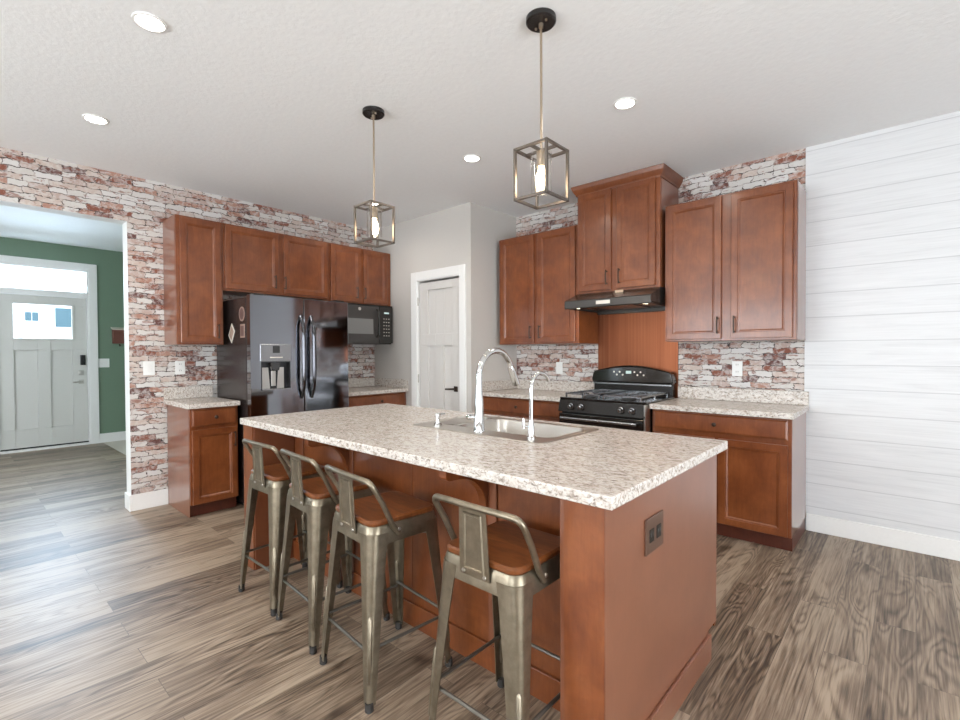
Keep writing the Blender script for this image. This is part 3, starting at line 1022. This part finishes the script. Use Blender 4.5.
mg = thing('fridge_magnet', 'tilted diamond-shaped pale paper magnet on the refrigerator side', 'magnet', (.40, yS, 1.49))
M().prism([(.405, 1.575), (.470, 1.505), (.400, 1.402), (.335, 1.47)], 'y', yS, yS - .004).build('card', 'label_pale', mg)
M().prism([(.405, 1.555), (.453, 1.502), (.401, 1.425), (.352, 1.473)], 'y', yS - .0042, yS - .005).build('picture', 'magnet_paper', mg)

# ------------------------------------------------------------------ microwave
mw = thing('microwave', 'black over-counter microwave under the wall cabinet beside the refrigerator', 'microwave', (.2, -1.14, 1.41))
MY0, MY1, MZ0, MZ1 = -1.536, -.765, 1.408, 1.846
M().box(.002, .365, MY0, MY1, MZ0, MZ1).build('case', 'micro_black', mw, bevel=.003)
dr = M().box(.3655, .395, MY0, -.952, MZ0 + .012, MZ1 - .02).build('door', 'micro_black', mw, bevel=.004)
M().box(.3952, .397, MY0 + .07, -1.035, 1.52, 1.685).build('window', 'micro_window', dr)
M().lathe([(.0, .0), (.017, .0), (.017, .003), (.0, .003)], (.3952, -1.21, 1.79), 20, 'x').build('badge', 'nickel', dr)
M().tube([(.395, -.985, 1.49), (.428, -.985, 1.51), (.436, -.985, 1.64), (.428, -.985, 1.775), (.395, -.985, 1.795)], .011, 10).build('handle', 'black_gloss', dr, smooth=True)
cp_ = M().box(.3655, .395, -.946, MY1, MZ0 + .012, MZ1 - .02).build('control_panel', 'black_gloss', mw, bevel=.003)
M().box(.3952, .3965, -.885, -.82, 1.752, 1.770).build('display', 'lcd', cp_)
bt = M()
for i in range(6):
    for j in range(3):
        bt.box(.3952, .3962, -.895 + j * .034, -.895 + j * .034 + .013, 1.50 + i * .038, 1.50 + i * .038 + .009)
bt.build('buttons', 'label_pale', cp_)
M().box(.3655, .390, MY0, MY1, MZ1 - .018, MZ1 - .001).build('vent_grille', 'black_satin', mw)

# ------------------------------------------------------------------ range, hood, copper
cpn = M().box(2.592, 3.346, -.012, -.001, .90, 1.664).build('copper_panel', 'copper')
tag(cpn, 'copper sheet on the wall between range and hood', 'backsplash')
RX0, RX1, RYF = 2.576, 3.344, -.655
rg = thing('gas_range', 'black gas range with backguard between the base cabinets', 'stove', (2.96, -.33, 0))
M().box(RX0, RX1, -.63, -.03, .05, .905).build('body', 'black_satin', rg, bevel=.003)
M().box(RX0 + .03, RX1 - .03, -.58, -.06, 0, .05).build('base', 'black_matte', rg)
ct = M().box(RX0, RX1, -.665, -.085, .9055, .925).build('cooktop', 'black_gloss', rg, bevel=.004)
# control panel (slightly sloped)
M().prism([(-.63, .805), (-.695, .805), (-.668, .905), (-.63, .905)], 'x', RX0, RX1).build('control_panel', 'black_satin', rg, bevel=.003)
for x in (2.700, 2.795, 3.147, 3.238):
    kb = M()
    kb.tube([(x, -.680, .858), (x, -.690, .856), (x, -.692, .856), (x, -.715, .850), (x, -.718, .849)], [.024, .024, .019, .017, .012], 18)
    kb.box(x - .003, x + .003, -.722, -.70, .840, .864)
    kb.build('knob', 'gray_steel', rg, smooth=True)
dr = M().box(RX0 + .004, RX1 - .004, -.685, -.6305, .20, .790).build('oven_door', 'black_gloss', rg, bevel=.005)
M().box(RX0 + .12, RX1 - .12, -.688, -.6852, .33, .64).build('oven_window', 'black_satin', dr)
hb = M().cyl((RX0 + .05, -.735, .757), (RX1 - .05, -.735, .757), .013, 14)
for x in (RX0 + .07, RX1 - .07):
    hb.cyl((x, -.685, .757), (x, -.735, .757), .010, 10)
hb.build('oven_handle', 'gray_steel', dr, smooth=True)
M().box(RX0 + .004, RX1 - .004, -.680, -.6305, .06, .19).build('drawer', 'black_gloss', rg, bevel=.004)
M().box(RX1 - .010, RX1 + .003, -.690, -.60, .20, .905).build('side_trim', 'steel', rg)
# backguard with an arched top
ap = [(RX0 + .012, .925), (RX0 + .004, 1.05), (RX0 + .016, 1.115)]
for k in range(0, 13):
    t = k / 12
    ap.append((RX0 + .03 + (RX1 - RX0 - .06) * t, 1.135 + .055 * sin(pi * t)))
ap += [(RX1 - .016, 1.115), (RX1 - .004, 1.05), (RX1 - .012, .925)]
# lower riser and overhanging console
M().box(RX0 + .014, RX1 - .014, -.085, -.030, .9255, 1.03).build('backguard_riser', 'black_satin', rg)
bg = M()
cons = [(q[0], max(q[1], 1.028)) for q in ap]
bg.loft([[(x, -.028, z) for x, z in cons], [(x, -.105, z) for x, z in cons], [(RX0 + .38 + (x - RX0 - .38) * .985, -.118, 1.10 + (z - 1.10) * .80) for x, z in cons]])
bg.build('backguard', 'black_gloss', rg, bevel=.003)
M().box(RX0 + .02, RX1 - .02, -.112, -.086, 1.016, 1.027).build('vent_trim', 'gray_steel', rg)
pn = M().box(2.79, 3.11, -.1205, -.1185, 1.075, 1.155).build('display_panel', 'black_gloss', rg)
M().box(2.925, 2.975, -.122, -.1206, 1.115, 1.140).build('clock_display', 'lcd', pn)
bt = M()
for i in range(4):
    bt.cyl((2.81 + i * .028, -.1206, 1.13 - (i % 2) * .026), (2.81 + i * .028, -.1216, 1.13 - (i % 2) * .026), .008, 10)
    bt.cyl((3.005 + i * .028, -.1206, 1.13 - (i % 2) * .026), (3.005 + i * .028, -.1216, 1.13 - (i % 2) * .026), .008, 10)
bt.build('buttons', 'label_pale', pn)
# burners and cast grates
for gx in (2.785, 3.135):
    for gy in (-.51, -.235):
        M().lathe([(.055, 0), (.055, .008), (.038, .010), (.038, .020), (.0, .022)], (gx, gy, .9255), 24).build('burner', 'black_matte', rg, smooth=True)
    gr = M()
    x0, x1, y0, y1, zg = gx - .155, gx + .155, -.645, -.105, .957
    for a, b in (((x0, y0), (x1, y0)), ((x0, y1), (x1, y1)), ((x0, y0), (x0, y1)), ((x1, y0), (x1, y1)), ((x0, -.372), (x1, -.372)), ((gx, y0), (gx, -.55)), ((gx, -.47), (gx, -.275)), ((gx, -.195), (gx, y1)), ((x0, -.51), (gx - .04, -.51)), ((gx + .04, -.51), (x1, -.51)), ((x0, -.235), (gx - .04, -.235)), ((gx + .04, -.235), (x1, -.235))):
        gr.box(min(a[0], b[0]) - .005, max(a[0], b[0]) + .005, min(a[1], b[1]) - .005, max(a[1], b[1]) + .005, zg - .006, zg + .006)
    for x in (x0, x1):
        for y in (y0, -.372, y1):
            gr.box(x - .006, x + .006, y - .006, y + .006, .9255, zg)
    gr.build('grate', 'gray_steel', rg)

hd = thing('range_hood', 'black slanted under-cabinet range hood above the gas range', 'range hood', (2.97, -.3, 1.68))
HX0, HX1 = 2.586, 3.350
hpf = [(-.395, 1.829), (-.60, 1.752), (-.605, 1.745), (-.605, 1.690), (-.598, 1.682), (-.590, 1.682), (-.585, 1.700), (-.03, 1.700), (-.03, 1.665), (-.002, 1.665), (-.002, 1.829)]
M().prism(hpf, 'x', HX0, HX1).build('shell', 'hood_metal', hd, bevel=.002)
M().box(HX0 + .01, HX0 + .02, -.58, -.035, 1.684, 1.699).box(HX1 - .02, HX1 - .01, -.58, -.035, 1.684, 1.699).build('bottom_flange', 'hood_metal', hd)
M().box(2.80, 3.14, -.50, -.10, 1.694, 1.699).build('filter', 'gray_steel', hd)
M().box(2.890, 3.015, -.608, -.6055, 1.706, 1.735).build('control_label', 'label_pale', hd)
M().box(2.985, 3.055, -.455, -.445, 1.798, 1.826).box(3.0, 3.04, -.47, -.445, 1.786, 1.80).build('bracket', 'card_beige', hd)
for x in (2.665, 3.27):
    M().lathe([(.0, 0), (.032, 0), (.032, .008), (.0, .008)], (x, -.53, 1.6905), 20).build('lamp_lens', 'hood_glow', hd)
    d = bpy.data.lights.new('hood_lamp', 'SPOT')
    d.energy = 1.3
    d.color = (1, .85, .62)
    d.spot_size = radians(150)
    d.shadow_soft_size = .03
    q = bpy.data.objects.new('hood_lamp', d)
    C.objects.link(q)
    q.location = (x, -.5, 1.675)

# ------------------------------------------------------------------ outlets and switches


def wall_plate(label, face, plane, u, z, kind, wdt=.075, hgt=.12):
    f = face_map(face, plane)
    r = thing('wall_outlet' if kind == 'outlet' else 'wall_switch', label, 'outlet' if kind == 'outlet' else 'light switch', f(u, 0, z))

    def bx(mm, u0, u1, d0, d1, z0, z1):
        p, q = f(u0, d0, z0), f(u1, d1, z1)
        return mm.box(p[0], q[0], p[1], q[1], p[2], q[2])
    bx(M(), u - wdt / 2, u + wdt / 2, .0004, .006, z - hgt / 2, z + hgt / 2).build('cover_plate', 'plate_white', r, bevel=.002)
    if kind == 'outlet':
        for s in (-1, 1):
            q = bx(M(), u - .016, u + .016, .0062, .008, z + s * .028 - .018, z + s * .028 + .018).build('socket', 'trim_white', r, bevel=.001)
            sl = M()
            for t in (-.007, .007):
                bx(sl, u + t - .0015, u + t + .0015, .0082, .0086, z + s * .028 - .002, z + s * .028 + .010)
            sl.build('slot', 'slot_dark', q)
    else:
        nt = max(1, round((wdt - .03) / .046))
        for i in range(nt):
            uu = u + (i - (nt - 1) / 2) * .046
            bx(M(), uu - .016, uu + .016, .0062, .010, z - .033, z + .033).build('rocker', 'trim_white', r, bevel=.001)
    return r


wall_plate('white switch plate on the brick wall nearest the hall opening', 'x+', 0, -3.052, 1.19, 'switch', .085)
wall_plate('white outlet on brick wall above the short left countertop', 'x+', 0, -2.818, 1.188, 'outlet')
wall_plate('white switch plate on brick left of the range', 'y-', 0, 2.149, 1.148, 'switch')
wall_plate('white outlet on brick right of the range', 'y-', 0, 3.806, 1.173, 'outlet')
wall_plate('double white light switch beside the front door on green wall', 'x+', XH, -2.632, 1.18, 'switch', .13, .13)
# wall pocket in the hall
wo = thing('wall_organizer', 'reddish-brown wall pocket hanging on the green hall wall', 'wall organizer', (XH, -2.44, 1.46))
M().prism([(XH + .002, 1.47), (XH + .05, 1.47), (XH + .11, 1.67), (XH + .002, 1.70)], 'y', -2.53, -2.30).build('pocket', 'organizer_wood', wo, bevel=.003)
M().prism([(XH + .003, 1.700), (XH + .112, 1.672), (XH + .112, 1.685), (XH + .003, 1.715)], 'y', -2.545, -2.29).build('top_edge', 'label_pale', wo)
hk = M()
for y in (-2.44, -2.36):
    hk.tube([(XH + .004, y, 1.46), (XH + .03, y, 1.43), (XH + .05, y, 1.45)], .006, 8)
hk.build('hook', 'bronze', wo, smooth=True)
# ceiling register in the hall
cv = thing('ceiling_vent', 'small white ceiling vent in the entry hall', 'vent', (-1.9, -3.30, 2.855))
M().box(-1.97, -1.83, -3.46, -3.14, 2.852, 2.8598).build('frame', 'trim_white', cv)
vs = M()
for k in range(5):
    vs.box(-1.955 + k * .025, -1.945 + k * .025, -3.445, -3.155, 2.8505, 2.8518)
vs.build('slats', 'gray_steel', cv)

# ------------------------------------------------------------------ ceiling cans and pendants
cans = [
    ((2.302, -3.583), 'recessed ceiling light nearest the top left corner of the view'),
    ((1.011, -3.557), 'recessed ceiling light near the brick wall by the hall opening'),
    ((2.339, -1.514), 'recessed ceiling light in front of the pantry corner'),
    ((3.559, -1.492), 'recessed ceiling light nearest the crowned range cabinet'),
    ((0.85, -1.33), 'recessed ceiling light right above the far pendant cage'),
    ((3.6, -3.58), None), ((3.6, -5.6), None), ((1.6, -5.6), None), ((5.6, -5.6), None), ((5.9, -3.0), None),
]
first_can = None
for (x, y), lab in cans:
    if lab:
        r = thing('recessed_light', lab, 'ceiling light', (x, y, H), 0, 'recessed ceiling lights')
        M().lathe([(.068, -.0005), (.066, -.006), (.056, -.008), (.051, -.0015), (.068, -.0005)], (x, y, H), 40).build('trim_ring', 'trim_white', r, smooth=True)
        M().lathe([(.0, -.002), (.050, -.002), (.050, -.006), (.0, -.0062)], (x, y, H), 32).build('lens', 'can_glow', r)
    d = bpy.data.lights.new('can_lamp', 'SPOT')
    d.energy = 9 if x < 1 else 24
    d.color = (1, .93, .84)
    d.spot_size = radians(160)
    d.spot_blend = .6
    d.shadow_soft_size = .07
    q = bpy.data.objects.new('can_lamp', d)
    C.objects.link(q)
    q.location = (x, y, H - .03)


def pendant(x, y, label):
    r = thing('pendant_light', label, 'pendant light', (x, y, H), 0, 'cage pendants over the island')
    cn = M().lathe([(.0, 0), (.066, 0), (.066, -.020), (.060, -.026), (.0, -.026)], (x, y, H - .0005), 36).build('canopy', 'canopy_black', r, smooth=True)
    sc_ = M()
    for s in (-1, 1):
        sc_.lathe([(.0, -.026), (.006, -.026), (.005, -.033), (.0, -.034)], (x + s * .034, y - s * .01, H), 10)
    sc_.build('screw', 'rod_metal', cn)
    rd = M().cyl((x, y, H - .026), (x, y, 2.20), .0055, 12)
    rd.lathe([(.0, -.026), (.011, -.026), (.010, -.045), (.0, -.046)], (x, y, H), 14)
    rd.build('rod', 'rod_metal', r, smooth=True)
    h, z0, z1, t = .083, 1.982, 2.212, .0055
    cg = M()
    for sx in (-1, 1):
        for sy in (-1, 1):
            cg.box(x + sx * h - t, x + sx * h + t, y + sy * h - t, y + sy * h + t, z0, z1)
    for z in (z0 + t, z1 - t):
        for s in (-1, 1):
            cg.box(x - h, x + h, y + s * h - t, y + s * h + t, z - t, z + t)
            cg.box(x + s * h - t, x + s * h + t, y - h, y + h, z - t, z + t)
    cg.box(x - h, x + h, y - t, y + t, z1 - 2 * t, z1)
    cg.box(x - t, x + t, y - h, y + h, z1 - 2 * t, z1)
    cg.build('cage', 'cage_metal', r)
    M().lathe([(.0, 2.205), (.020, 2.205), (.022, 2.195), (.020, 2.135), (.0, 2.134)], (x, y, 0), 24).build('socket', 'rod_metal', r, smooth=True)
    gl = M()
    gl.lathe([(.046, 2.20), (.046, 2.02)], (x, y, 0), 32)
    for f in [f for f in gl.bm.faces if len(f.verts) > 4]:
        gl.bm.faces.remove(f)
    gl.build('glass_shade', 'clear_glass', r, smooth=True)
    M().lathe([(.0, 2.135), (.013, 2.133), (.014, 2.12), (.022, 2.10), (.0265, 2.078), (.024, 2.058), (.014, 2.044), (.0, 2.040)], (x, y, 0), 24).build('bulb', 'bulb_glow', r, smooth=True)


pendant(3.607, -2.432, 'cage pendant light nearest the camera over the island sink')
pendant(2.379, -2.442, 'cage pendant light over the far end of the island')

# ------------------------------------------------------------------ bar stools
ST, SB = .158, .199           # half width at seat, at feet
ZT = 0.6270


def leg_section(sx, sy, z, wd, rad, t, half):
    """L-shaped rounded corner profile with thickness, corner outermost at (sx*half, sy*half)"""
    outer = [(-wd, 0), (-rad, 0)]
    for k in range(1, 6):
        a = radians(90 * k / 6)
        outer.append((-rad + rad * sin(a), -rad + rad * cos(a)))
    outer += [(0, -rad), (0, -wd)]
    inner = [(-t, -wd), (-t, -rad)]
    for k in range(5, 0, -1):
        a = radians(90 * k / 6)
        inner.append((-rad + (rad - t) * sin(a), -rad + (rad - t) * cos(a)))
    inner += [(-rad, -t), (-wd, -t)]
    return [(sx * (half + p[0]), sy * (half + p[1]), z) for p in outer + inner]


def make_stool(label, loc, rz):
    r = thing('bar_stool', label, 'bar stool', loc, rz, 'metal bar stools at the island')
    Z = Vector((0, 0, 0))
    # seat pan with skirt
    sp = M()
    q = ST + .004
    sp.loft([rrect(-q - .004, q + .004, -q - .004, q + .004, 0.5850, .045), rrect(-q, q, -q, q, 0.6420, .045), rrect(-q + .006, q - .006, -q + .006, q - .006, 0.6550, .042), rrect(-q + .02, q - .02, -q + .02, q - .02, 0.6560, .035), rrect(-q + .02, q - .02, -q + .02, q - .02, 0.6490, .035), rrect(-q + .004, q - .004, -q + .004, q - .004, 0.6370, .042), rrect(-q + .001, q - .001, -q + .001, q - .001, 0.5850, .044), rrect(-q - .004, q + .004, -q - .004, q + .004, 0.5850, .045)], cap=False)
    bmesh.ops.remove_doubles(sp.bm, verts=sp.bm.verts, dist=1e-6)
    sp.build('seat_frame', 'stool_metal', r, smooth=True, off=Z)
    # wooden seat
    ws = M()
    qq = ST - .003
    ws.loft([rrect(-qq, qq, -qq, qq, 0.6565, .04), rrect(-qq - .002, qq + .002, -qq - .002, qq + .002, 0.6620, .04), rrect(-qq - .002, qq + .002, -qq - .002, qq + .002, 0.6710, .04), rrect(-qq + .004, qq - .004, -qq + .004, qq - .004, 0.6770, .038)])
    ws.build('seat', 'seat_wood', r, smooth=True, off=Z)
    for sx in (-1, 1):
        for sy in (-1, 1):
            lg = M()
            rings = []
            for k in range(9):
                t = k / 8
                z = 0.6270 + (.022 - 0.6270) * t
                half = ST + .006 + (SB - ST - .006) * t
                wd = .080 - .048 * t ** .8
                rad = .038 - .024 * t
                rings.append(leg_section(sx, sy, z, wd, rad, .004, half))
            lg.loft(rings)
            # pressed rib on the outer corner, lower half
            def onleg(z, outd):
                t = (0.6270 - z) / .605
                half = ST + .006 + (SB - ST - .006) * t
                rad = .038 - .024 * t
                k = half - rad * (1 - .7071) + outd * .7071
                return Vector((sx * k, sy * k, z))
            lg.tube([onleg(.335, -.004), onleg(.325, -.0035), onleg(.20, -.0035), onleg(.105, -.003), onleg(.095, -.004)], [.004, .0095, .0095, .008, .004], 8)
            lo = lg.build('leg', 'stool_metal', r, smooth=True, off=Z)
            c = onleg(.02, -.010)
            ftm = M().tube([(c.x, c.y, 0), (c.x, c.y, .004), (c.x, c.y, .034)], [.013, .016, .015], 14)
            ftm.build('rubber_foot', 'rubber', lo, smooth=True, off=Z)
    # foot rails

    def at(z):
        t = (0.6270 - z) / .605
        return ST + .006 + (SB - ST - .006) * t - .014
    for (ax, ay), (bx_, by), z in (((-1, -1), (1, -1), .20), ((-1, 1), (1, 1), .235), ((-1, -1), (-1, 1), .215), ((1, -1), (1, 1), .215)):
        h = at(z)
        M().cyl((ax * h, ay * h, z), (bx_ * h, by * h, z), .0065, 10).build('foot_rail', 'stool_brace', r, smooth=True, off=Z)
    for s, z in ((1, .566), (-1, .578)):
        h = at(z) - .012
        q_ = Vector((h, s * h, z))
        dirv = Vector((1, s, 0)).normalized()
        nrm = Vector((-dirv.y, dirv.x, 0)) * .009
        bm_ = M().loft([[-q_ - nrm + Vector((0, 0, 2 * z - .004)), -q_ + nrm + Vector((0, 0, 2 * z - .004)), -q_ + nrm + Vector((0, 0, 2 * z + .002)), -q_ - nrm + Vector((0, 0, 2 * z + .002))],
                        [q_ - nrm + Vector((0, 0, -.004)), q_ + nrm + Vector((0, 0, -.004)), q_ + nrm + Vector((0, 0, .002)), q_ - nrm + Vector((0, 0, .002))]])
        bm_.build('cross_brace', 'stool_brace', r, off=Z)
    # low back: bent tube and pressed splat
    P = [(-.174, -.045, 0.6170), (-.177, -.075, 0.6550), (-.181, -.120, 0.7470), (-.184, -.158, 0.8090)]
    for k in range(1, 6):
        a = radians(90 * k / 6)
        P.append((-.184 + .03 * (1 - cos(a)), -.158 - .016 * sin(a), 0.8090 + .028 * sin(a)))
    P += [(-.10, -.180, 0.8390), (0, -.185, 0.8400), (.10, -.180, 0.8390)]
    for k in range(5, 0, -1):
        a = radians(90 * k / 6)
        P.append((.184 - .03 * (1 - cos(a)), -.158 - .016 * sin(a), 0.8090 + .028 * sin(a)))
    P += [(.184, -.158, 0.8090), (.181, -.120, 0.7470), (.177, -.075, 0.6550), (.174, -.045, 0.6170)]
    M().tube(P, .0105, 12).build('back_rail', 'stool_metal', r, smooth=True, off=Z)
    spl = M()
    zb, zt_ = 0.6150, 0.8350
    wb, wt = .062, .056
    yb, yt = -.1695, -.1785

    def sy_(z):
        return yb + (yt - yb) * (z - zb) / (zt_ - zb)

    def rr(ins, d):
        return [(-(wb - ins), sy_(zb + ins) - d, zb + ins), ((wb - ins), sy_(zb + ins) - d, zb + ins), ((wt - ins), sy_(zt_ - ins) - d, zt_ - ins), (-(wt - ins), sy_(zt_ - ins) - d, zt_ - ins)]
    spl.loft([rr(0, -.002), rr(0, .001), rr(.018, .001), rr(.0205, .006), rr(.026, .006), rr(.029, .001)])
    so = spl.build('back_splat', 'stool_metal', r, off=Z)
    bo = M()
    for x in (-.044, .044):
        bo.lathe([(.0, -.004), (.006, -.003), (.007, 0), (.007, .002)], (x, yb - .0025, 0.6270), 12, 'y')
    for s in (-1, 1):
        bo.lathe([(.007, -.002), (.007, 0), (.006, .003), (0, .004)] if s > 0 else [(0, -.004), (.006, -.003), (.007, 0), (.007, .002)], (s * .185, -.05, .637), 12, 'x')
    bo.build('bolt', 'nickel', so, smooth=True, off=Z)
    return r


make_stool('bar stool farthest from the camera, by the far end of the island', (2.278, -2.948, 0), radians(1))
make_stool('second bar stool from the far end of the island', (2.725, -2.958, 0), radians(-4))
make_stool('third bar stool from the far end, whole seat and legs in view', (3.200, -2.995, 0), radians(-5))
make_stool('bar stool nearest the camera, beside the island end post', (3.835, -2.962, 0), radians(0))
